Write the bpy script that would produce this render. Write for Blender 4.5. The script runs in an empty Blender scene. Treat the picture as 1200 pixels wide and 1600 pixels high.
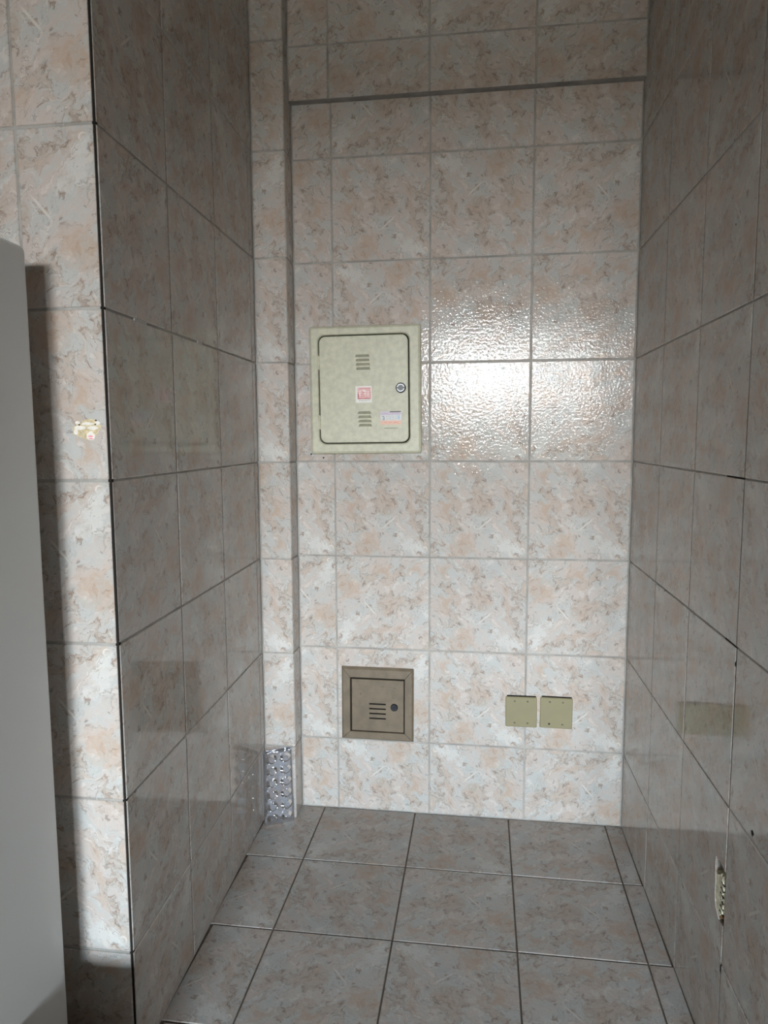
import bpy, bmesh, math, random
from mathutils import Matrix, Vector
R = math.radians
rng = random.Random(7)
sc = bpy.context.scene
COL = sc.collection

# ------------------------------------------------------------------ camera
cam_d = bpy.data.cameras.new('camera')
cam = bpy.data.objects.new('camera', cam_d)
COL.objects.link(cam)
sc.camera = cam
F_PX, PITCH, YAW, ROLL = 1105.47, .1047, .138, -.0049
cam_d.sensor_fit = 'VERTICAL'
cam_d.sensor_height = 36.0
cam_d.sensor_width = 27.0
cam_d.lens = F_PX / 1600 * 36.0
cam_d.clip_start = .02
fwd = Vector((-math.sin(YAW) * math.cos(PITCH), math.cos(YAW) * math.cos(PITCH), -math.sin(PITCH)))
rt = Vector((math.cos(YAW), math.sin(YAW), 0))
up = rt.cross(fwd)
rt2 = math.cos(ROLL) * rt + math.sin(ROLL) * up
up2 = -math.sin(ROLL) * rt + math.cos(ROLL) * up
m = Matrix((rt2, up2, -fwd)).transposed().to_4x4()
m.translation = (.461, -2.1903, 1.2201)
cam.matrix_world = m

# ------------------------------------------------------------------ daylight
world = bpy.data.worlds.new('sky')
sc.world = world
world.use_nodes = True
wn = world.node_tree
bg = wn.nodes['Background']
# bright overcast sky: whitish at the horizon, bluer and brighter overhead
tcw = wn.nodes.new('ShaderNodeTexCoord')
sep = wn.nodes.new('ShaderNodeSeparateXYZ')
ramp = wn.nodes.new('ShaderNodeValToRGB')
mul = wn.nodes.new('ShaderNodeMath'); mul.operation = 'MULTIPLY_ADD'; mul.use_clamp = False
mul.inputs[1].default_value = .4; mul.inputs[2].default_value = 1.0
mxw = wn.nodes.new('ShaderNodeMath'); mxw.operation = 'MAXIMUM'; mxw.inputs[1].default_value = 0.0
wn.links.new(tcw.outputs['Generated'], sep.inputs[0])
wn.links.new(sep.outputs[2], mxw.inputs[0])
wn.links.new(mxw.outputs[0], ramp.inputs[0])
wn.links.new(mxw.outputs[0], mul.inputs[0])
ramp.color_ramp.elements[0].position = 0.0; ramp.color_ramp.elements[0].color = (1.0, .99, .965, 1)
ramp.color_ramp.elements[1].position = .27; ramp.color_ramp.elements[1].color = (.74, .885, 1.0, 1)
wn.links.new(ramp.outputs[0], bg.inputs[0])
wn.links.new(mul.outputs[0], bg.inputs[1])

WIN_X0, WIN_X1, WIN_Z0, WIN_Z1, REAR_Y = -.32, 1.75, 1.02, 2.52, -8.0
ROOM_X1 = 3.0
pl = bpy.data.lights.new('window_portal', 'AREA')
pl.shape = 'RECTANGLE'
pl.size = WIN_X1 - WIN_X0
pl.size_y = WIN_Z1 - WIN_Z0
pl.cycles.is_portal = True
po = bpy.data.objects.new('window_portal', pl)
COL.objects.link(po)
po.location = ((WIN_X0 + WIN_X1) / 2, REAR_Y - .02, (WIN_Z0 + WIN_Z1) / 2)
po.rotation_euler = (R(90), 0, 0)          # faces into the room (+Y)

vs = sc.view_settings
vs.view_transform = 'Standard'
vs.look = 'None'
vs.gamma = 1.0
vs.use_curve_mapping = False
vs.exposure = 6.65
sc.cycles.use_denoising = True
sc.cycles.adaptive_threshold = .03
sc.cycles.max_bounces = 6
sc.cycles.diffuse_bounces = 4
sc.cycles.glossy_bounces = 4
sc.cycles.transparent_max_bounces = 16
sc.cycles.sample_clamp_indirect = 8.0

# ------------------------------------------------------------------ node helpers
def new_mat(name):
    mt = bpy.data.materials.new(name)
    mt.use_nodes = True
    nt = mt.node_tree
    return mt, nt, nt.nodes['Principled BSDF']

class G:
    """small wrapper for building node graphs"""
    def __init__(s, nt): s.nt = nt
    def n(s, typ, **kw):
        nd = s.nt.nodes.new(typ)
        for k, v in kw.items(): setattr(nd, k, v)
        return nd
    def link(s, a, b): s.nt.links.new(a, b)
    def put(s, sock, v):
        if isinstance(v, bpy.types.NodeSocket): s.link(v, sock)
        else: sock.default_value = v
    def math(s, op, a, b=0.0, c=None, clamp=False):
        nd = s.n('ShaderNodeMath', operation=op, use_clamp=clamp)
        s.put(nd.inputs[0], a); s.put(nd.inputs[1], b)
        if c is not None: s.put(nd.inputs[2], c)
        return nd.outputs[0]
    def vmath(s, op, a, b):
        nd = s.n('ShaderNodeVectorMath', operation=op)
        s.put(nd.inputs[0], a); s.put(nd.inputs[1], b)
        return nd.outputs['Value'] if op in ('LENGTH', 'DISTANCE') else nd.outputs[0]
    def mapping(s, vec, loc=(0, 0, 0), rot=(0, 0, 0), scale=(1, 1, 1), vtype='POINT'):
        nd = s.n('ShaderNodeMapping', vector_type=vtype)
        s.link(vec, nd.inputs[0])
        nd.inputs[1].default_value = loc; nd.inputs[2].default_value = rot; nd.inputs[3].default_value = scale
        return nd.outputs[0]
    def noise(s, vec, scale, detail=4, rough=.55, dist=0.0, color=False, two_d=False):
        nd = s.n('ShaderNodeTexNoise', noise_dimensions='2D' if two_d else '3D')
        s.link(vec, nd.inputs['Vector'])
        nd.inputs['Scale'].default_value = scale; nd.inputs['Detail'].default_value = detail
        nd.inputs['Roughness'].default_value = rough; nd.inputs['Distortion'].default_value = dist
        return nd.outputs['Color'] if color else nd.outputs['Fac']
    def mr(s, v, a, b, c=0.0, d=1.0, smooth=True):
        nd = s.n('ShaderNodeMapRange', interpolation_type='SMOOTHSTEP' if smooth else 'LINEAR')
        s.put(nd.inputs[0], v)
        for i, x in enumerate((a, b, c, d)): nd.inputs[i + 1].default_value = x
        return nd.outputs[0]
    def mix(s, fac, a, b, mode='MIX'):
        nd = s.n('ShaderNodeMix', data_type='RGBA', blend_type=mode)
        s.put(nd.inputs[0], fac)
        for sock, v in ((nd.inputs[6], a), (nd.inputs[7], b)):
            if isinstance(v, bpy.types.NodeSocket): s.link(v, sock)
            else: sock.default_value = (*v, 1) if len(v) == 3 else v
        return nd.outputs[2]
    def bump(s, h, strength, dist):
        nd = s.n('ShaderNodeBump')
        s.link(h, nd.inputs['Height'])
        nd.inputs['Strength'].default_value = strength; nd.inputs['Distance'].default_value = dist
        return nd.outputs[0]

# ------------------------------------------------------------------ materials
def tile_material(name, gain, rough, ripple, ior=1.28):
    """printed marble glaze; the same print on every tile, laid in UV (0..1 per full tile)"""
    mt, nt, bs = new_mat(name)
    g = G(nt)
    uv = g.n('ShaderNodeUVMap', uv_map='print').outputs[0]
    wob = g.noise(uv, 4.5, 4, .65, 0, color=True, two_d=True)
    off = g.vmath('MULTIPLY', g.vmath('SUBTRACT', wob, (.5, .5, .5)), (.22, .22, 0))
    w = g.vmath('ADD', uv, off)
    w2 = g.vmath('ADD', w, g.vmath('MULTIPLY', off, (1.1, 1.1, 0)))
    # cloudy ground, drawn out along the falling diagonal of the print
    stre = g.mapping(w, rot=(0, 0, R(-48)), scale=(1.25, .58, 1), vtype='TEXTURE')
    n1 = g.noise(stre, 3.6, 6, .66, 0, color=True, two_d=True)
    sp = g.n('ShaderNodeSeparateColor'); g.link(n1, sp.inputs[0])
    big, vn, mid = sp.outputs[0], sp.outputs[1], sp.outputs[2]
    fine = g.noise(g.mapping(w, loc=(3.1, 1.7, 0), rot=(0, 0, R(-48)), scale=(1.25, .7, 1), vtype='TEXTURE'), 13, 3, .65, two_d=True)
    def blob(cx, cy, rx, ry, rot, amt, hard=.1):
        p = g.mapping(w2, loc=(cx, cy, 0), rot=(0, 0, R(rot)), scale=(rx, ry, 1), vtype='TEXTURE')
        return g.math('MULTIPLY', g.mr(g.vmath('LENGTH', p, (0, 0, 0)), hard, 1.0, 1.0, 0.0), amt)
    beige = g.mr(big, .48, .70, 0, .75)
    for b in ((.13, .85, .13, .10, 20, .8), (.11, .50, .13, .14, 0, .85), (.31, .10, .24, .16, 12, .95),
              (.53, .56, .09, .17, 38, .75), (.50, .82, .07, .24, 40, .55), (.90, .18, .09, .15, 20, .7)):
        beige = g.math('MAXIMUM', beige, blob(*b))
    beige = g.math('MULTIPLY', beige, g.mr(fine, .30, .62, .35, 1.0))
    c = g.mix(g.mr(mid, .42, .58, 0, 1), (.525, .465, .425), (.485, .482, .462))
    c = g.mix(g.mr(fine, .50, .72, 0, .55), c, (.67, .625, .58))
    c = g.mix(beige, c, (.465, .35, .27))
    c = g.mix(blob(.78, .13, .16, .12, 0, .6, .55), c, (.63, .62, .59))
    # brown cloud edges and fine dark veins follow the same cloud field
    edge = g.mr(g.math('ABSOLUTE', g.math('SUBTRACT', big, .575)), 0, .06, 1, 0)
    c = g.mix(g.math('MULTIPLY', edge, g.math('MULTIPLY', g.mr(mid, .36, .54, .08, .95), g.mr(fine, .36, .56, 1, .1))), c, (.30, .215, .16))
    ridge = g.mr(g.math('ABSOLUTE', g.math('SUBTRACT', vn, .5)), .0, .022, 1, 0)
    c = g.mix(g.math('MULTIPLY', ridge, g.mr(fine, .46, .60, .05, .60)), c, (.23, .19, .165))
    speck = g.math('MULTIPLY', g.mr(fine, .38, .28, 0, .7), g.mr(vn, .44, .54, 0, 1))
    c = g.mix(speck, c, (.25, .20, .17))
    # pale scratch-like streak in the print
    p = g.mapping(uv, loc=(.565, .355, 0), rot=(0, 0, R(41)), scale=(.12, .012, 1), vtype='TEXTURE')
    c = g.mix(g.math('MULTIPLY', g.mr(g.vmath('LENGTH', p, (0, 0, 0)), .5, 1.0, 1, 0), .7), c, (.66, .63, .58))
    p2 = g.mapping(uv, loc=(.94, .075, 0), scale=(.03, .035, 1), vtype='TEXTURE')
    rg = g.mr(g.math('ABSOLUTE', g.math('SUBTRACT', g.vmath('LENGTH', p2, (0, 0, 0)), .75)), 0, .28, 1, 0)
    c = g.mix(g.math('MULTIPLY', g.math('MULTIPLY', rg, .8), g.mr(fine, .4, .6)), c, (.72, .70, .66))
    oi = g.n('ShaderNodeObjectInfo')
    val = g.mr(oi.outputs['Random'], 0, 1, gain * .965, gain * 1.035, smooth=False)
    hsv = g.n('ShaderNodeHueSaturation')
    g.link(c, hsv.inputs['Color']); g.link(val, hsv.inputs['Value'])
    g.link(hsv.outputs[0], bs.inputs['Base Color'])
    bs.inputs['Roughness'].default_value = rough
    bs.inputs['IOR'].default_value = ior
    h1 = g.noise(uv, 36, 2, .5, two_d=True)
    g.link(g.bump(h1, ripple, .0012), bs.inputs['Normal'])
    return mt

def plain(name, col, rough=.5, spec=.5, metal=0.0, var=.0, vscale=30, bump=0.0, bscale=200, bdist=.001):
    mt, nt, bs = new_mat(name)
    g = G(nt)
    bs.inputs['Roughness'].default_value = rough
    bs.inputs['Specular IOR Level'].default_value = spec
    bs.inputs['Metallic'].default_value = metal
    tc = g.n('ShaderNodeTexCoord').outputs['Object']
    if var > 0:
        f = g.noise(tc, vscale, 5, .6)
        a = [max(0, x * (1 - var)) for x in col]; b = [min(1, x * (1 + var)) for x in col]
        g.link(g.mix(g.mr(f, .3, .7), a, b), bs.inputs['Base Color'])
    else:
        bs.inputs['Base Color'].default_value = (*col, 1)
    if bump > 0:
        g.link(g.bump(g.noise(tc, bscale, 3, .5), bump, bdist), bs.inputs['Normal'])
    return mt

M = {}
M['tile'] = tile_material('glazed_wall_tile', 1.0, .055, .34)
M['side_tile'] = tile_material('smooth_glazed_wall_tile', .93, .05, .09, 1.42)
M['floor_tile'] = tile_material('satin_floor_tile', .80, .42, .3)
M['grout'] = plain('wall_grout', (.36, .345, .32), .85, .2, var=.18, vscale=14, bump=.3)
M['floor_grout'] = plain('floor_grout', (.12, .095, .075), .9, .2, var=.25, vscale=12, bump=.3)
M['dark_gap'] = plain('open_joint', (.02, .018, .016), .95, .1)
M['plaster'] = plain('ceiling_paint', (.19, .15, .115), .8, .2, var=.04, vscale=4, bump=.2)
M['room_wall'] = plain('room_wall_paint', (.15, .115, .085), .6, .3, var=.06, vscale=5)
M['alu'] = plain('window_aluminium', (.55, .55, .55), .35, .5, .9)
M['box_paint'] = plain('hammered_putty_paint', (.53, .515, .39), .42, .5, var=.09, vscale=60, bump=.35, bscale=260, bdist=.0006)
M['box_shaded'] = plain('shaded_putty_paint', (.36, .35, .26), .5, .4, var=.06, vscale=60)  # same putty, darkened for the shade on the vents; maker's mark shares it
M['small_paint'] = plain('worn_brown_grey_paint', (.165, .13, .09), .45, .4, var=.13, vscale=28, bump=.15)
M['plate'] = plain('olive_beige_plastic', (.26, .232, .135), .4, .4, var=.03, vscale=20)
M['screw'] = plain('dull_screw', (.20, .19, .13), .45, .5, .5)
M['black'] = plain('black_plastic', (.012, .013, .015), .35, .5)
M['chrome'] = plain('chrome', (.22, .225, .235), .42, .5, 1.0)
M['white_enamel'] = plain('white_enamel', (.70, .71, .70), .35, .5, bump=.05, bscale=60)
M['grey_rubber'] = plain('grey_gasket', (.25, .25, .25), .7, .3)
M['cream'] = plain('broken_plaster', (.85, .78, .60), .85, .2, var=.3, vscale=90, bump=.8, bscale=160, bdist=.004)
M['rust'] = plain('stained_brick', (.50, .30, .15), .9, .1, var=.4, vscale=120, bump=.8, bscale=160, bdist=.003)
M['residue'] = plain('glue_residue', (.62, .52, .33), .6, .3, var=.25, vscale=120)
M['paper'] = plain('torn_paper', (.80, .76, .70), .8, .2, var=.08, vscale=100)
M['pink'] = plain('pink_print', (.80, .30, .36), .7, .2, var=.2, vscale=200)
M['ground'] = plain('outdoor_ground', (.11, .085, .06), .9, .2, var=.1, vscale=2)

def sticker_material(name, kind):
    mt, nt, bs = new_mat(name)
    g = G(nt)
    bs.inputs['Roughness'].default_value = .45
    uv = g.n('ShaderNodeUVMap', uv_map='print').outputs[0]
    sp = g.n('ShaderNodeSeparateXYZ'); g.link(uv, sp.inputs[0])
    u, v = sp.outputs[0], sp.outputs[1]
    def rect(a, b, c_, d):
        x = g.math('MULTIPLY', g.math('GREATER_THAN', u, a), g.math('LESS_THAN', u, b))
        y = g.math('MULTIPLY', g.math('GREATER_THAN', v, c_), g.math('LESS_THAN', v, d))
        return g.math('MULTIPLY', x, y)
    def lines(n, thr, ns):                       # rows of unreadable print
        row = g.math('FRACT', g.math('MULTIPLY', v, n))
        bar = g.math('MULTIPLY', g.math('GREATER_THAN', row, .25), g.math('LESS_THAN', row, .72))
        nz = g.noise(g.mapping(uv, scale=(ns, n, 1)), 1.0, 2)
        return g.math('MULTIPLY', bar, g.math('GREATER_THAN', nz, thr))
    if kind == 'red':
        c = g.mix(rect(.12, .95, .22, .92), (.80, .77, .72), (.80, .50, .48))
        c = g.mix(g.math('MULTIPLY', rect(.12, .95, .24, .92), lines(9, .42, 9)), c, (.60, .20, .20))
        c = g.mix(g.math('MULTIPLY', rect(.2, .9, .45, .8), g.mr(g.noise(uv, 6, 3), .45, .6)), c, (.85, .70, .68))
        c = g.mix(g.math('MAXIMUM', rect(.12, .2, .22, .55), rect(.12, .95, .22, .27)), c, (.50, .14, .15))
        c = g.mix(g.math('MULTIPLY', rect(.2, .9, .1, .19), lines(22, .45, 14)), c, (.25, .25, .27))
    else:
        c = g.mix(rect(0, 1, .72, 1), (.66, .66, .66), (.60, .52, .60))
        c = g.mix(rect(0, 1, 0, .32), c, (.78, .50, .38))
        c = g.mix(g.math('MULTIPLY', rect(.02, .95, .74, .9), lines(14, .45, 10)), c, (.42, .33, .46))
        c = g.mix(g.math('MULTIPLY', rect(.25, .78, .36, .68), lines(12, .5, 12)), c, (.48, .45, .46))
        c = g.mix(g.math('MULTIPLY', rect(.08, .2, .34, .66), g.mr(g.noise(uv, 14, 2), .42, .55)), c, (.25, .25, .27))
        c = g.mix(rect(.82, .92, .4, .7), c, (.42, .56, .66))
        c = g.mix(g.math('MULTIPLY', rect(.06, .9, .06, .26), lines(9, .45, 8)), c, (.72, .28, .22))
        c = g.mix(rect(.45, .97, .93, 1.0), c, (.05, .05, .06))
    g.link(c, bs.inputs['Base Color'])
    return mt
M['st_red'] = sticker_material('red_sticker_print', 'red')
M['st_orange'] = sticker_material('orange_sticker_print', 'orange')

def clear_plastic():
    mt, nt, bs = new_mat('clear_plastic')
    g = G(nt)
    nt.nodes.remove(bs)
    out = [n for n in nt.nodes if n.type == 'OUTPUT_MATERIAL'][0]
    tr = g.n('ShaderNodeBsdfTransparent'); tr.inputs[0].default_value = (.83, .845, .88, 1)
    gl = g.n('ShaderNodeBsdfGlossy'); gl.inputs['Roughness'].default_value = .05
    df = g.n('ShaderNodeBsdfDiffuse'); df.inputs[0].default_value = (.75, .77, .82, 1)
    fr = g.n('ShaderNodeFresnel'); fr.inputs[0].default_value = 1.5
    m1 = g.n('ShaderNodeMixShader'); m1.inputs[0].default_value = .05
    g.link(tr.outputs[0], m1.inputs[1]); g.link(df.outputs[0], m1.inputs[2])
    m2 = g.n('ShaderNodeMixShader')
    g.link(g.math('MULTIPLY', fr.outputs[0], 1.0, clamp=True), m2.inputs[0])
    g.link(m1.outputs[0], m2.inputs[1]); g.link(gl.outputs[0], m2.inputs[2])
    g.link(m2.outputs[0], out.inputs[0])
    return mt
M['clear'] = clear_plastic()

# ------------------------------------------------------------------ mesh helpers
def mesh_obj(name, me, mat, parent=None, matrix=None, smooth=False):
    if not me.materials: me.materials.append(mat)
    o = bpy.data.objects.new(name, me)
    COL.objects.link(o)
    if parent: o.parent = parent
    if matrix is not None: o.matrix_basis = matrix
    if smooth:
        for p in me.polygons: p.use_smooth = True
    return o
def bm_obj(name, bm, mat, parent=None, matrix=None, smooth=False):
    bmesh.ops.recalc_face_normals(bm, faces=bm.faces)
    me = bpy.data.meshes.new(name)
    bm.to_mesh(me); bm.free()
    return mesh_obj(name, me, mat, parent, matrix, smooth)
def add_box(bm, x0, x1, y0, y1, z0, z1, bevel=0.0, seg=2):
    r = bmesh.ops.create_cube(bm, size=1)
    for v in r['verts']:
        v.co = Vector(((x0 + x1) / 2 + v.co.x * (x1 - x0), (y0 + y1) / 2 + v.co.y * (y1 - y0), (z0 + z1) / 2 + v.co.z * (z1 - z0)))
    if bevel > 0:
        es = list({e for v in r['verts'] for e in v.link_edges})
        bmesh.ops.bevel(bm, geom=es, offset=bevel, segments=seg, affect='EDGES', profile=.5)
def box_obj(name, dims, mat, parent=None, matrix=None, bevel=0.0, seg=2):
    bm = bmesh.new(); add_box(bm, *dims, bevel=bevel, seg=seg)
    return bm_obj(name, bm, mat, parent, matrix)
def rrect(x0, x1, y0, y1, r, k=6):
    pts = []
    for cx, cy, a0 in ((x1 - r, y1 - r, 0), (x0 + r, y1 - r, 90), (x0 + r, y0 + r, 180), (x1 - r, y0 + r, 270)):
        for i in range(k + 1):
            a = R(a0 + 90 * i / k)
            pts.append((cx + r * math.cos(a), cy + r * math.sin(a)))
    return pts
def loft(bm, loops, close_first=False, close_last=False):
    """loops: list of lists of 3D points with equal count"""
    vv = [[bm.verts.new(p) for p in L] for L in loops]
    n = len(vv[0])
    for a, b in zip(vv, vv[1:]):
        for i in range(n):
            bm.faces.new((a[i], a[(i + 1) % n], b[(i + 1) % n], b[i]))
    if close_first: bm.faces.new(vv[0][::-1])
    if close_last: bm.faces.new(vv[-1])
    return vv
def z3(pts, z): return [(p[0], p[1], z) for p in pts]
def cyl(bm, cx, cy, z0, z1, r, n=20, chamfer=0.0):
    ring = lambda rr: [(cx + rr * math.cos(2 * math.pi * i / n), cy + rr * math.sin(2 * math.pi * i / n)) for i in range(n)]
    L = [z3(ring(r), z0)]
    if chamfer: L += [z3(ring(r), z1 - chamfer), z3(ring(r - chamfer), z1)]
    else: L += [z3(ring(r), z1)]
    loft(bm, L, True, True)
def frame(origin, u, v):
    u = Vector(u).normalized(); v = Vector(v).normalized(); n = u.cross(v)
    mm = Matrix((u, v, n)).transposed().to_4x4(); mm.translation = origin
    return mm
def tag(o, label, cat, group=None):
    o['label'] = label; o['category'] = cat
    if group: o['group'] = group
    return o
def thing(name, label, cat, matrix=None):
    o = bpy.data.objects.new(name, None); COL.objects.link(o)
    o.empty_display_size = .05
    if matrix is not None: o.matrix_basis = matrix
    return tag(o, label, cat)
def struct(o):
    o['kind'] = 'structure'; return o

# ------------------------------------------------------------------ tiles
T, TH, RECESS = .30, .0065, .0022
_tiles = {}
def tile_mesh(w, h, u0, v0, rot, cham, mat):
    key = (round(w, 4), round(h, 4), round(u0, 3), round(v0, 3), rot, cham, mat.name)
    if key in _tiles: return _tiles[key]
    c = cham
    out = [(-w/2, -h/2), (w/2, -h/2), (w/2, h/2), (-w/2, h/2)]
    inn = [(-w/2 + c, -h/2 + c), (w/2 - c, -h/2 + c), (w/2 - c, h/2 - c), (-w/2 + c, h/2 - c)]
    V = z3(out, -TH) + z3(out, -c * .7) + z3(inn, 0)
    Fc = [(8, 9, 10, 11)]
    for i in range(4):
        j = (i + 1) % 4
        Fc += [(4 + i, 4 + j, 8 + j, 8 + i), (i, j, 4 + j, 4 + i)]
    me = bpy.data.meshes.new('tile')
    me.from_pydata(V, [], Fc)
    uvl = me.uv_layers.new(name='print')
    ca, sa = round(math.cos(R(rot))), round(math.sin(R(rot)))
    for lp in me.loops:
        x, y, _ = me.vertices[lp.vertex_index].co
        a, b = u0 + (x + w/2) / T - .5, v0 + (y + h/2) / T - .5
        uvl.data[lp.index].uv = (a * ca + b * sa + .5, -a * sa + b * ca + .5)
    _tiles[key] = me
    return me

def tile_field(parent, fr, us, vs_, mat, gap=.005, cham=.0016, rots=None, anchor_u='right', anchor_v='top', skip=(), jit=.0004):
    """a tile in each cell of the joint grid; cut tiles keep the printed part next to their neighbour"""
    for i in range(len(us) - 1):
        for j in range(len(vs_) - 1):
            if (i, j) in skip: continue
            w, h = us[i + 1] - us[i] - gap, vs_[j + 1] - vs_[j] - gap
            rot = (rots or {}).get((i, j))
            if rot is None: rot = rng.choice((0, 90, 180, 270))
            u0 = max(0, 1 - (us[i + 1] - us[i]) / T) if (anchor_u == 'right') == (i == 0) and (i == 0 or i == len(us) - 2) else 0
            v0 = max(0, 1 - (vs_[j + 1] - vs_[j]) / T) if j == 0 else 0
            me = tile_mesh(w, h, u0, v0, rot, cham, mat)
            loc = ((us[i] + us[i + 1]) / 2, (vs_[j] + vs_[j + 1]) / 2, rng.uniform(-jit, jit))
            tilt = Matrix.Rotation(rng.gauss(0, .0012), 4, 'X') @ Matrix.Rotation(rng.gauss(0, .0012), 4, 'Y')
            mesh_obj('tile', me, mat, parent, fr @ Matrix.Translation(loc) @ tilt)

ROWS = [0, .2394, .5459, .8458, 1.146, 1.4472, 1.7539, 2.0585, 2.3625, 2.6645]
CEIL = 2.75
XL0, SL, XR0, SR = -.2245, -.0308, .9038, -.0092
YF = -1.0094                                     # plane of the wall left of the alcove
XLF = XL0 + SL * YF
PILX, PILY, BEAMY, BEAMZ = -.1217, -.0812, -.0308, 2.2141
ROOM_X0 = -1.9
SHADE_BLOCK_H = .276
xR = lambda y: XR0 + SR * y

def slab(name, fr, u0, u1, v0, v1, mat, depth=.06):
    """wall core whose face is the joint mortar just behind the tile faces"""
    return struct(box_obj(name, (u0, u1, v0, v1, -depth, -RECESS), mat, None, fr, bevel=0))

# back wall --------------------------------------------------------
f_back = frame((0, 0, 0), (1, 0, 0), (0, 0, 1))
wb = slab('wall_back', f_back, XL0 - .05, XR0 + .02, -.05, CEIL, M['grout'])
rows_b = [r for r in ROWS if r < BEAMZ] + [BEAMZ + .01]
ROT = {(0, 2): 90, (1, 2): 270, (2, 2): 0, (3, 2): 270, (0, 1): 0, (1, 1): 90, (2, 1): 0, (3, 1): 0,
       (0, 0): 180, (1, 0): 180, (2, 0): 180, (3, 0): 90, (0, 3): 0, (1, 3): 0, (2, 3): 0, (3, 3): 0,
       (1, 4): 0, (2, 4): 0, (3, 4): 270, (0, 5): 0, (1, 5): 180, (2, 5): 270, (3, 5): 270,
       (0, 6): 180, (1, 6): 0, (2, 6): 180, (3, 6): 90, (0, 7): 90, (1, 7): 270, (2, 7): 180, (3, 7): 180}
wb_local = Matrix.Identity(4)                    # children live in the wall's own frame
tile_field(wb, wb_local, [PILX + .001, .0008, .3004, .6024, XR0 - .001], rows_b, M['tile'], rots=ROT)

# beam across the top of the back wall -------------------------------
f_beam = frame((0, BEAMY, 0), (1, 0, 0), (0, 0, 1))
beam = struct(box_obj('trim_1', (PILX, XR0 + .002, BEAMZ + .002, CEIL, BEAMY * 1.0 - .0 + .0005, -RECESS), M['grout'], None, f_beam))
tile_field(beam, Matrix.Identity(4), [PILX + .001, .0008, .3004, .6024, XR0 - .001], [BEAMZ, 2.3666, 2.667, CEIL], M['tile'], rots={(1, 0): 270, (2, 0): 0, (3, 0): 270})

# pilaster in the left corner ----------------------------------------
f_pil = frame((0, PILY, 0), (1, 0, 0), (0, 0, 1))
pil = struct(box_obj('trim_2', (XL0 - .02, PILX - RECESS, -.02, CEIL, PILY + .0005, -RECESS), M['grout'], None, f_pil))
tile_field(pil, Matrix.Identity(4), [XL0 + .0035, PILX + .001], ROWS + [CEIL], M['tile'], gap=.0045,
           rots={(0, 0): 180, (0, 1): 90, (0, 2): 0, (0, 3): 180, (0, 4): 0, (0, 5): 0, (0, 6): 90})
f_ps = Matrix(((0, 0, 1, PILX), (0, 1, 0, 0), (-1, 0, 0, 0), (0, 0, 0, 1)))   # in pilaster frame: side face looks to +X
tile_field(pil, f_ps @ Matrix.Identity(4), [.001, -PILY - .001], ROWS + [CEIL], M['side_tile'], gap=.0045)

# left wall (a little out of square) ---------------------------------
u_l = Vector((SL, 1, 0))
f_left = frame((XL0, 0, 0), u_l, (0, 0, 1))
wl = slab('wall_left', f_left, YF + .0035, .04, -.05, CEIL, M['grout'])
tile_field(wl, Matrix.Identity(4), [YF + .002, -.7131, -.4214, -.1215, PILY - .001], ROWS + [CEIL], M['side_tile'], gap=.0042)
for (yy, zz, ln) in ((-.865, 1.4455, .055), (-.55, 1.4455, .030)):          # mortar smeared over the joint
    bm = bmesh.new(); add_box(bm, yy - ln/2, yy + ln/2, zz - .004, zz + .004, -.002, .0004, bevel=.001, seg=1)
    bm_obj('mortar_smear', bm, plain('pale_mortar', (.50, .48, .45), .7, .3), wl)

# wall to the left of the alcove, facing the room --------------------
f_fl = frame((0, YF, 0), (1, 0, 0), (0, 0, 1))
wf = slab('wall_front_left', f_fl, ROOM_X0 - .06, XLF - .007, -.05, CEIL, M['grout'], depth=.10)
us = [-.342 - .3 * k for k in range(5, -1, -1)] + [XLF - .0025]
tile_field(wf, Matrix.Identity(4), us, ROWS + [CEIL], M['tile'], anchor_u='left', rots={(6, 4): 0, (6, 2): 90, (6, 3): 180})
box_obj('open_joint', (XLF - .010, XLF - .0012, 0, CEIL, -.010, -.0030), M['dark_gap'], wf)

# right wall, running from the back wall to the window wall ----------
u_r = Vector((-SR, -1, 0))
f_right = frame((XR0, 0, 0), u_r, (0, 0, 1))
HY0, HY1, HZ0, HZ1 = .836, .8885, .312, .424        # broken hole beside a joint (u, v on the wall)
bm = bmesh.new()
for a in ((-.02, 1.4, -.05, HZ0 - .005), (-.02, 1.4, HZ1 + .004, CEIL), (-.02, HY0, HZ0 - .005, HZ1 + .004), (HY1, 1.4, HZ0 - .005, HZ1 + .004)):
    add_box(bm, *a, -.06, -RECESS)
add_box(bm, HY0 - .01, HY1 + .01, HZ0 - .02, HZ1 + .02, -.06, -.045)
wr = struct(bm_obj('wall_right', bm, M['grout'], None, f_right))
us_r = [.001, .3166, .6047, .89] + [1.19, 1.395]
tile_field(wr, Matrix.Identity(4), us_r, ROWS + [CEIL], M['side_tile'], anchor_u='left', gap=.0034, skip={(2, 1)})
# the tile with the piece knocked out of its edge
def notched_tile():
    x0, x1, y0, y1 = us_r[2] + .0017, us_r[3] - .0017, ROWS[1] + .0017, ROWS[2] - .0017
    out = [(x0, y0), (x1, y0), (x1, HZ0 + .002), (HY0 + .030, HZ0 - .001), (HY0 + .012, HZ0 + .012), (HY0 + .003, HZ0 + .035),
           (HY0 + .005, HZ0 + .06), (HY0 - .001, HZ1 - .02), (HY0 + .002, HZ1 - .003), (HY0 + .022, HZ1 + .001), (x1, HZ1 - .004), (x1, y1), (x0, y1)]
    bm = bmesh.new()
    uvl = bm.loops.layers.uv.new('print')
    loft(bm, [z3(out, -TH), z3(out, 0)], False, True)
    for f in bm.faces:
        for l in f.loops: l[uvl].uv = ((l.vert.co.x - x0) / T, (l.vert.co.y - y0) / T)
    return bm_obj('tile', bm, M['side_tile'], wr)
notched_tile()
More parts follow.
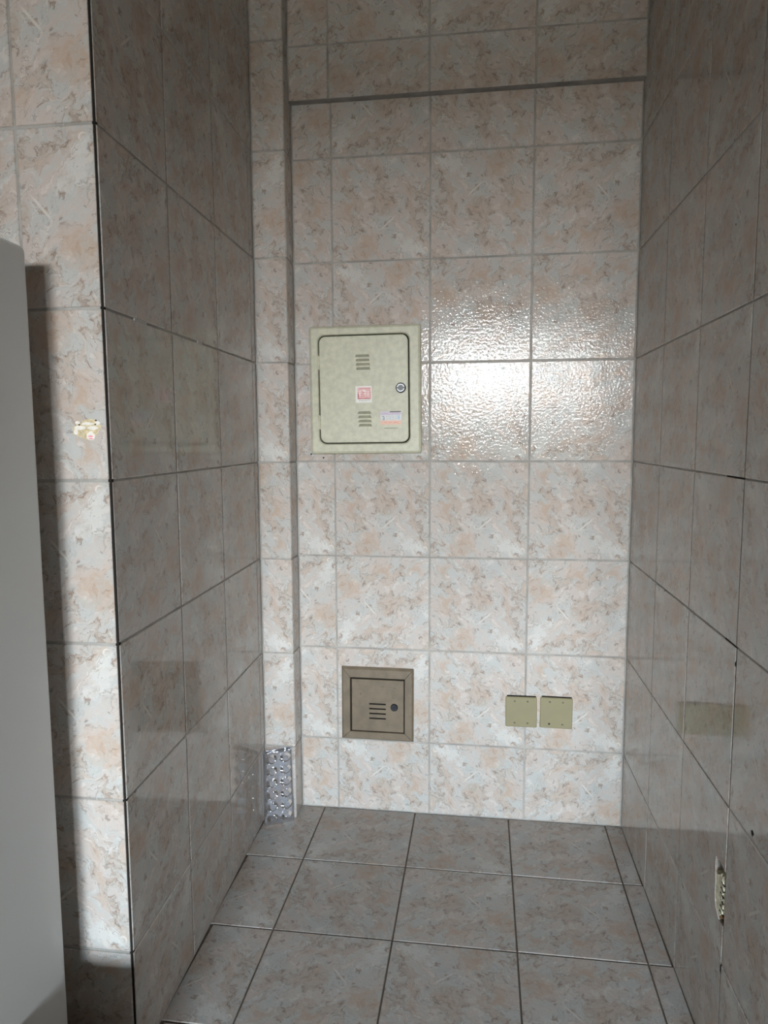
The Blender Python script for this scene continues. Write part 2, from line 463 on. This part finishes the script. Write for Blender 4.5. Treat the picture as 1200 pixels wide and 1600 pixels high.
def lump(name, cx, cy, rx, ry, z0, z1, mat, parent, seed, n=12, flat=.5):
    rg = random.Random(seed); bm = bmesh.new()
    ang = [2 * math.pi * i / n for i in range(n)]
    rad = [rg.uniform(.78, 1.12) for _ in ang]
    L = lambda s, z, jz: [(cx + rx * s * rr * math.cos(a), cy + ry * s * rr * math.sin(a), z + rg.uniform(-jz, jz)) for a, rr in zip(ang, rad)]
    d = z1 - z0
    loft(bm, [L(1, z0, 0), L(.95, z0 + d * .6, d * .1), L(flat, z1, d * .15 * (flat < .7))], True, True)
    return bm_obj(name, bm, mat, parent)
lump('broken_plaster', .861, .361, .036, .050, -.046, -.0012, M['cream'], wr, 3, 18, .86)
lump('broken_plaster', .878, .366, .011, .046, -.03, -.0010, M['cream'], wr, 5, 14, .8)
lump('broken_plaster', .862, .325, .022, .015, -.04, -.0025, M['rust'], wr, 8, 12, .8)
for k in range(6): lump('broken_plaster', .880 + rng.uniform(-.004, .004), .335 + .012 * k, .006, .0052, -.02, .0002, M['cream'], wr, 20 + k, 8, .7)
for k in range(6):                               # cracks through the filling
    box_obj('crack', (.868 + .002 * (k % 3), .887, .331 + .0118 * k, .3325 + .0118 * k, -.02, .0003), M['dark_gap'], wr)
box_obj('crack', (.8795, .8812, .345, .385, -.02, -.0002), M['dark_gap'], wr)

# joints that have lost their mortar, and small chips
def gap_strip(u, v0, v1, wd): box_obj('open_joint', (u - wd/2, u + wd/2, v0, v1, -.004, -.0012), M['dark_gap'], wr)
for v0, v1, wd in ((.60, .845, .0026), (.85, 1.14, .0030), (1.155, 1.30, .0022)): gap_strip(.8895, v0, v1, wd)
box_obj('open_joint', (.80, .888, 1.1445, 1.1472, -.004, -.0012), M['dark_gap'], wr)
box_obj('open_joint', (.83, .888, .8440, .8470, -.004, -.0012), M['dark_gap'], wr)
for i, (u, v, a, b) in enumerate(((.890, .815, .004, .008), (.888, .228, .0035, .012), (1.0, .562, .008, .008), (.405, .842, .004, .004), (.44, .80, .0035, .004), (.79, 1.60, .002, .004))):
    lump('chip', u, v, a, b, -.003, .0004, M['dark_gap'], wr, 40 + i, 8)

# floor ---------------------------------------------------------------
fl = struct(box_obj('floor', (ROOM_X0 - .05, 1.0, -3.1, .05, -.06, -RECESS), M['floor_grout']))
fxs = [-.0452 + .3 * k for k in range(-6, 4)]
# inside the alcove the tiles are cut along the two side walls
f_floor = Matrix.Identity(4)
ys = [-.8974, -.5974, -.2974, .0]
for j in range(3):
    ym = (ys[j] + ys[j + 1]) / 2
    lx = XL0 + SL * ym - .001
    tile_field(fl, f_floor, [lx, -.0452, .2548, .5548, .8548, xR(ym) + .0012], [ys[j] + .001, ys[j + 1] + .001], M['floor_tile'], gap=.0042, cham=.0012,
               anchor_u='right', jit=.0002)
ys2 = [-.8974 - .3 * k for k in range(7, -1, -1)]
for j in range(7):
    if j == 6:
        tile_field(fl, f_floor, [XLF + .0012, -.0452, .2548, .5548, .8548, .9145], [ys2[6], ys2[7]], M['floor_tile'], gap=.0042, cham=.0012, jit=.0002)
    else:
        tile_field(fl, f_floor, [-1.85] + fxs[0:] + [.9165], [ys2[j], ys2[j + 1]], M['floor_tile'], gap=.0042, cham=.0012, jit=.0002)

# the rest of the room, behind the camera, with its window ---------------
struct(box_obj('floor_rear', (ROOM_X0 - .05, ROOM_X1 + .05, REAR_Y - .1, -3.1, -.06, 0), plain('plain_floor', (.17, .145, .12), .65, .3, var=.1, vscale=3)))
struct(box_obj('floor_right', (1.0, ROOM_X1 + .05, -3.1, -1.4, -.06, 0), plain('plain_floor', (.17, .145, .12), .65, .3, var=.1, vscale=3)))
struct(box_obj('ceiling', (ROOM_X0 - .05, ROOM_X1 + .05, REAR_Y - .1, .05, CEIL, CEIL + .08), M['plaster']))
struct(box_obj('wall_room_left', (ROOM_X0 - .08, ROOM_X0, REAR_Y, YF, -.05, CEIL), M['room_wall']))
struct(box_obj('wall_room_right', (ROOM_X1, ROOM_X1 + .08, REAR_Y, -1.4, -.05, CEIL), M['room_wall']))
struct(box_obj('wall_front_right', (XR0 + .075, ROOM_X1 + .08, -1.4, -1.33, -.05, CEIL), M['room_wall']))
bm = bmesh.new()
for a in ((ROOM_X0 - .08, WIN_X0, 0, CEIL), (WIN_X1, ROOM_X1 + .08, 0, CEIL), (WIN_X0, WIN_X1, 0, WIN_Z0), (WIN_X0, WIN_X1, WIN_Z1, CEIL)):
    add_box(bm, a[0], a[1], REAR_Y - .14, REAR_Y, a[2], a[3])
struct(bm_obj('wall_rear', bm, M['room_wall']))
win = bpy.data.objects.new('window_1', None); COL.objects.link(win); struct(win)
win.location = ((WIN_X0 + WIN_X1) / 2, REAR_Y - .1, WIN_Z0)
hw, hh = (WIN_X1 - WIN_X0) / 2, WIN_Z1 - WIN_Z0
mx = 1.20 - (WIN_X0 + WIN_X1) / 2
for d in ((-hw, hw, 0, .04), (-hw, hw, hh - .04, hh), (-hw, -hw + .04, .04, hh - .04), (hw - .04, hw, .04, hh - .04), (mx - .12, mx + .12, .04, hh - .04)):
    box_obj('window_frame', (d[0], d[1], -.03, .03, d[2], d[3]), M['alu'], win, bevel=.003, seg=1)
struct(box_obj('ground_outside', (-40, 40, -80, REAR_Y - .15, -.3, -.1), M['ground']))
struct(box_obj('skyline_blocker', (-40, 40, -48.4, -48, -.2, 3.65), M['ground']))  # unseen, added to cut low sky light from the upper walls
# low block out of view, added to shade the foot of the left wall
struct(box_obj('shade_block', (-.274, -.128, -1.28, -1.225, -.0022, SHADE_BLOCK_H), M['room_wall'], bevel=.004))

# ------------------------------------------------------------------ refrigerator at the left edge
FX, FYB, FZ = -.277, -1.089, 1.533
fr_t = thing('refrigerator', 'tall plain white refrigerator standing at the left edge of the picture', 'refrigerator',
             Matrix.Translation((FX, FYB, 0)) @ Matrix.Rotation(R(1.5), 4, 'Z'))
box_obj('body', (-.55, 0, -.52, 0, .035, FZ), M['white_enamel'], fr_t, bevel=.012, seg=4)
box_obj('gasket', (-.54, -.01, -.532, -.519, .05, FZ - .015), M['grey_rubber'], fr_t)
dr = box_obj('door', (-.55, 0, -.58, -.531, .04, FZ), M['white_enamel'], fr_t, bevel=.014, seg=4)
box_obj('handle', (-.09, -.06, -.615, -.579, .75, 1.15), M['white_enamel'], dr, bevel=.008, seg=3)
for x in (-.5, -.05):
    for y in (-.47, -.05):
        bm = bmesh.new(); cyl(bm, x, y, 0.0, .04, .018, 14)
        bm_obj('foot', bm, M['black'], fr_t)

# ------------------------------------------------------------------ big metal distribution box
BX0, BX1, BZ0, BZ1 = -.0725, .2745, 1.1705, 1.5620
bw, bh = BX1 - BX0, BZ1 - BZ0
mb = frame(((BX0 + BX1) / 2, -.0005, (BZ0 + BZ1) / 2), (1, 0, .008), (-.008, 0, 1))
box = thing('distribution_box', 'large putty-coloured metal electrical box with rounded door set in the wall', 'electrical box', mb)
D = .013
o_, i_ = (lambda e: rrect(-bw/2 + e, bw/2 - e, -bh/2 + e, bh/2 - e, max(.006 - e * .3, .003), 5)), None
dx0, dx1, dz0, dz1 = -.043 - (BX0 + BX1)/2 + .001, .2365 - (BX0 + BX1)/2, 1.2045 - (BZ0 + BZ1)/2, 1.5325 - (BZ0 + BZ1)/2
bm = bmesh.new()
inn = lambda e: rrect(dx0 - e, dx1 + e, dz0 - e, dz1 + e, .021, 5)
loft(bm, [z3(o_(0), 0), z3(o_(0), D * .45), z3(o_(.0025), D * .8), z3(o_(.008), D), z3(inn(.0055), D), z3(inn(.0025), D - .003), z3(inn(.0018), D - .011)])
bm_obj('frame', bm, M['box_paint'], box)
bm = bmesh.new(); L = rrect(dx0 - .0018, dx1 + .0018, dz0 - .0018, dz1 + .0018, .021, 5)
loft(bm, [z3(L, .001), z3(L, .002)], True, True)
bm_obj('gap_backing', bm, M['dark_gap'], box)
bm = bmesh.new()
dl = lambda e: rrect(dx0 + e, dx1 - e, dz0 + e, dz1 - e, .020, 5)
loft(bm, [z3(dl(.0012), .003), z3(dl(.0012), D - .002), z3(dl(.003), D)], True, True)
door = bm_obj('door', bm, M['box_paint'], box)
lx = lambda X: X - (BX0 + BX1) / 2
lz = lambda Z: Z - (BZ0 + BZ1) / 2
def vent(xc, zc, w, h, skew):
    """pressed hood: lip out at the top edge, running back into the door below"""
    bm = bmesh.new()
    a, b = w / 2, w / 2 - skew
    top = zc + h / 2; bot = zc - h / 2
    P = [(-b, top, D), (b, top, D), (b * .97, top - .0012, D + .0032), (-b * .97, top - .0012, D + .0032), (-a, bot, D - .0002), (a, bot, D - .0002)]
    v = [bm.verts.new((xc + p[0], p[1], p[2])) for p in P]
    for f in ((0, 1, 2, 3), (3, 2, 5, 4), (0, 3, 4), (1, 5, 2), (0, 4, 5, 1)): bm.faces.new([v[q] for q in f])
    bm_obj('vent_slot', bm, M['box_shaded'], door)
for k in range(4): vent(lx(.0945 + .0008 * k), lz(1.470 - .0128 * k), .045, .0088, .002)
for k in range(4): vent(lx(.0985 + .0008 * k), lz(1.297 - .0128 * k), .045, .0088, .0045)
for zc in (1.4525, 1.2695):
    bm = bmesh.new()
    for s in range(3):
        n = 10; r = .0032; z0_, z1_ = lz(zc) - .0215 + s * .0147, lz(zc) - .0215 + s * .0147 + .0137
        ring = lambda z: [(dx0 - .0012 + r * math.cos(2*math.pi*i/n), z, D - .003 + r * math.sin(2*math.pi*i/n)) for i in range(n)]
        loft(bm, [ring(z0_), ring(z1_)], True, True)
    bm_obj('hinge', bm, M['box_paint'], box)
# lock
LKX, LKZ = lx(.2125), lz(1.3705)
bm = bmesh.new(); cyl(bm, LKX, LKZ, D - .001, D + .006, .0155, 28, .002)
lk = bm_obj('lock', bm, M['black'], door)
bm = bmesh.new()
rg = lambda rr, z: [(LKX + rr * math.cos(2*math.pi*i/24), LKZ + rr * math.sin(2*math.pi*i/24), z) for i in range(24)]
loft(bm, [rg(.0118, D + .0055), rg(.0118, D + .007), rg(.0085, D + .007), rg(.0085, D + .0055)])
o = bm_obj('lock_ring', bm, M['chrome'], lk); o['label'] = 'chrome ring of the lock'
box_obj('keyway', (LKX - .0135, LKX + .0135, LKZ - .0026, LKZ + .0026, D + .0055, D + .0078), M['black'], lk)
bm = bmesh.new(); cyl(bm, LKX, LKZ, D + .0055, D + .0074, .0048, 16)
bm_obj('lock_core', bm, M['black'], lk)
def sticker(name, x0, x1, z0, z1, mat, label, rot=0.0):
    bm = bmesh.new(); uvl = bm.loops.layers.uv.new('print')
    w, h = x1 - x0, z1 - z0
    L = rrect(-w/2, w/2, -h/2, h/2, .0018, 2)
    loft(bm, [z3(L, 0), z3(L, .0005)], False, True)
    for f in bm.faces:
        for l in f.loops: l[uvl].uv = (l.vert.co.x / w + .5, l.vert.co.y / h + .5)
    o = bm_obj(name, bm, mat, door, Matrix.Translation(((x0 + x1)/2, (z0 + z1)/2, D)) @ Matrix.Rotation(rot, 4, 'Z'))
    o['label'] = label
sticker('sticker', lx(.0720), lx(.1225), lz(1.3275), lz(1.3785), M['st_red'], 'small white sticker with faded red print', R(.6))
sticker('sticker', lx(.1485), lx(.2135), lz(1.2590), lz(1.3000), M['st_orange'], 'worn sticker with an orange lower band')
rg2 = random.Random(2); bm = bmesh.new(); x = lx(.160)
while x < lx(.202):                              # worn maker's mark pressed into the paint
    w = rg2.uniform(.0022, .0040); add_box(bm, x, x + w, lz(1.2465) , lz(1.2465) + .0042, D - .0002, D + .0004); x += w + .0010
bm_obj('pressed_mark', bm, M['box_shaded'], door)
for i, (X, Z) in enumerate(((-.0745, 1.1695), (-.0345, 1.158))):
    o = lump('paint_drip', X, Z, .0028, .0028, -.0005, .0015, M['dark_gap'], wb, 70 + i, 8)

# ------------------------------------------------------------------ small access box near the floor
SX0, SX1, SZ0, SZ1 = .0160, .2505, .2430, .4850
ms = frame(((SX0 + SX1)/2, 0, (SZ0 + SZ1)/2), (1, 0, -.004), (.004, 0, 1))
sb = thing('telephone_box', 'small square brownish-grey metal access box near the floor with four dark slots', 'access box', ms)
w2, h2 = (SX1 - SX0)/2, (SZ1 - SZ0)/2
DW, DH = .0865, .0880
oy = -.0035
# four mitred frame bars
outer = [(-w2, -h2), (w2, -h2), (w2, h2), (-w2, h2)]
inner = [(-DW - .0022, -DH - .0022 + oy), (DW + .0022, -DH - .0022 + oy), (DW + .0022, DH + .0022 + oy), (-DW - .0022, DH + .0022 + oy)]
for i in range(4):
    j = (i + 1) % 4
    a, b, c_, d = Vector(outer[i]), Vector(outer[j]), Vector(inner[j]), Vector(inner[i])
    t = (b - a).normalized() * .0007
    a, b, c_, d = a + t, b - t, c_ - t, d + t
    inw = Vector((-(b - a).y, (b - a).x)).normalized()
    q = lambda p, e: p + inw * e
    top = .0105
    bm = bmesh.new()
    e = .006
    L = [[(*a, -.002), (*b, -.002), (*c_, -.002), (*d, -.002)],
         [(*a, .004), (*b, .004), (*c_, top - .0015), (*d, top - .0015)],
         [(*(a + (d - a) * .2), top), (*(b + (c_ - b) * .2), top), (*(c_ + (b - c_) * .05), top), (*(d + (a - d) * .05), top)]]
    loft(bm, L, True, True)
    bm_obj('frame_bar', bm, M['small_paint'], sb)
box_obj('gap_backing', (-w2 + .003, w2 - .003, -h2 + .003, h2 - .003, -.0015, .0012), M['dark_gap'], sb)
bm = bmesh.new(); add_box(bm, -DW + .003, DW - .0012, -DH + .0015 + oy, DH - .003 + oy, .0015, .0095, bevel=.0008, seg=1)
sd = bm_obj('door', bm, M['small_paint'], sb)
for k in range(4):
    zc = .3640 - (SZ0 + SZ1)/2 - .0160 * k
    xc = .134 - (SX0 + SX1)/2
    bm = bmesh.new(); w = .0270
    P = [(-w, .0035, .0094), (w, .0035, .0094), (w - .001, .0028, .0118), (-w + .001, .0028, .0118), (-w, -.0015, .0094), (w, -.0015, .0094)]
    v = [bm.verts.new((xc + p[0], zc + p[1], p[2])) for p in P]
    for f in ((0, 1, 2, 3), (3, 2, 5, 4), (0, 3, 4), (1, 5, 2)): bm.faces.new([v[q] for q in f])
    bm_obj('vent_slot', bm, M['dark_gap'], sd)
bm = bmesh.new(); cyl(bm, .1885 - (SX0 + SX1)/2, .3575 - (SZ0 + SZ1)/2, .0094, .0165, .0118, 22, .002)
kn = bm_obj('lock', bm, M['black'], sd)
bm = bmesh.new(); cyl(bm, .1885 - (SX0 + SX1)/2, .3575 - (SZ0 + SZ1)/2, .0164, .0172, .006, 16)
bm_obj('lock_core', bm, plain('dark_steel', (.02, .022, .028), .45, .4, .5), kn)
for i, (X, Z, a, b, rr) in enumerate(((.079, .397, .0035, .0012, -35), (.082, .296, .001, .002, 0), (.166, .296, .0008, .002, -20), (.15, .424, .006, .0008, -4), (.19, .421, .008, .0008, -3))):
    o = lump('paint_scratch', 0, 0, a, b, -.0003, .0004, plain('bare_scratch', (.10, .075, .05), .8, .2), sd, 90 + i, 8)
    o.matrix_basis = Matrix.Translation((X - (SX0 + SX1)/2, Z - (SZ0 + SZ1)/2, .0095)) @ Matrix.Rotation(R(rr), 4, 'Z')

# ------------------------------------------------------------------ two blank cover plates
def cover_plate(x0, x1, z0, z1, label, rot, dark):
    mp = frame(((x0 + x1)/2, 0, (z0 + z1)/2), (math.cos(rot), 0, math.sin(rot)), (-math.sin(rot), 0, math.cos(rot)))
    t = thing('cover_plate', label, 'cover plate', mp)
    t['group'] = 'blank cover plates on the back wall'
    w, h = (x1 - x0)/2, (z1 - z0)/2
    bm = bmesh.new()
    rr = lambda e, r: rrect(-w + e, w - e, -h + e, h - e, r, 4)
    loft(bm, [z3(rr(0, .004), .0008), z3(rr(0, .004), .0040), z3(rr(.002, .003), .0060)], True, True)
    bm_obj('plate', bm, M['plate'], t)
    box_obj('dark_hole_strip', (-w + .004, w - .003, h - .006, h + .0035, -.001, .0007), M['dark_gap'], t)  # flat strip coloured dark for the shadowy hole above the plate
    for i, (sx, sz) in enumerate(((-.42, .72), (.40, .72), (-.42, -.72), (.40, -.72))):
        bm = bmesh.new(); cyl(bm, sx * w, sz * h, .0058, .0072, .0032, 12, .0006)
        s = bm_obj('screw', bm, M['screw'] if i != dark else M['black'], t)
        box_obj('screw_slot', (sx * w - .0026, sx * w + .0026, sz * h - .0005, sz * h + .0005, .0070, .0074), M['dark_gap'], s)
cover_plate(.5415, .6385, .3110, .4085, 'blank olive-beige cover plate straddling a tile joint, on the left of the pair', R(.3), -1)
cover_plate(.6480, .7470, .3120, .4105, 'blank olive-beige cover plate on the right of the pair, wholly on one tile', R(-.6), 2)

# ------------------------------------------------------------------ clear plastic egg carton standing on end in the corner
def egg_carton():
    p_r, p_l = Vector((-.124, -.100, 0)), Vector((-.208, -.146, 0))
    u = (p_r - p_l); W = u.length
    mt = frame((p_l + p_r) / 2 + Vector((0, 0, .001)), u, Vector((-.02, .035, 1)))
    t = thing('egg_carton', 'clear plastic egg carton standing on end in the left corner', 'egg carton', mt)
    H = .243; nx, nz = 44, 108
    def height(x, z):
        e = min(x + W/2, W/2 - x, z, H - z)
        h = .004 * min(1, max(0, e / .004))
        for c in (-1, 1):
            for k in range(6):
                cx, cz = c * W * .235, .026 + .0382 * k
                d = math.hypot((x - cx) / .0195, (z - cz) / .0178)
                s = max(0, min(1, (1.0 - d) / .62)); h += .018 * s * s * (3 - 2 * s)
        return h
    bm = bmesh.new()
    grid = [[bm.verts.new((-W/2 + W * i / nx, H * j / nz, height(-W/2 + W * i / nx, H * j / nz))) for i in range(nx + 1)] for j in range(nz + 1)]
    for j in range(nz):
        for i in range(nx): bm.faces.new((grid[j][i], grid[j][i+1], grid[j+1][i+1], grid[j+1][i]))
    o = bm_obj('cup_tray', bm, M['clear'], t, smooth=True)
    bm = bmesh.new()
    b = lambda e, z: z3(rrect(-W/2 + e, W/2 - e, e, H - e, .012, 5), z)
    loft(bm, [b(0, -.0008), b(.004, -.004), b(.010, -.016), b(.022, -.020)], False, True)
    bm_obj('lid', bm, M['clear'], t, smooth=True)
egg_carton()

# ------------------------------------------------------------------ peeled sticker on the wall by the refrigerator
sr = thing('sticker_residue', 'torn remains of a paper sticker with brown glue on the left wall tile', 'sticker', Matrix.Translation((-.236, YF, 1.236)) @ Matrix.Rotation(R(90), 4, 'X'))
o = lump('glue_patch', -.0, .0, .031, .021, -.0006, .0005, M['residue'], sr, 5, 18)
rg3 = random.Random(4)
for (x, y, a, b) in ((-.012, .004, .012, .004), (.013, .004, .011, .004), (.003, .011, .013, .003), (.008, -.010, .008, .009), (-.016, .013, .005, .003), (.022, .012, .005, .004), (-.02, -.003, .004, .006)):
    lump('paper_scrap', x, y, a, b, .0002, .0010, M['paper'], sr, rg3.randint(0, 999), 9)
for (x, y, a, b) in ((.008, -.011, .0055, .0016), (.008, -.015, .0045, .0012)):
    lump('pink_print', x, y, a, b, .0008, .0014, M['pink'], sr, rg3.randint(0, 999), 8)
for (x, y) in ((-.013, .0095), (.018, .010), (.019, .017)):
    lump('dark_speck', x, y, .0022, .0012, .0004, .0014, M['dark_gap'], sr, rg3.randint(0, 999), 7)
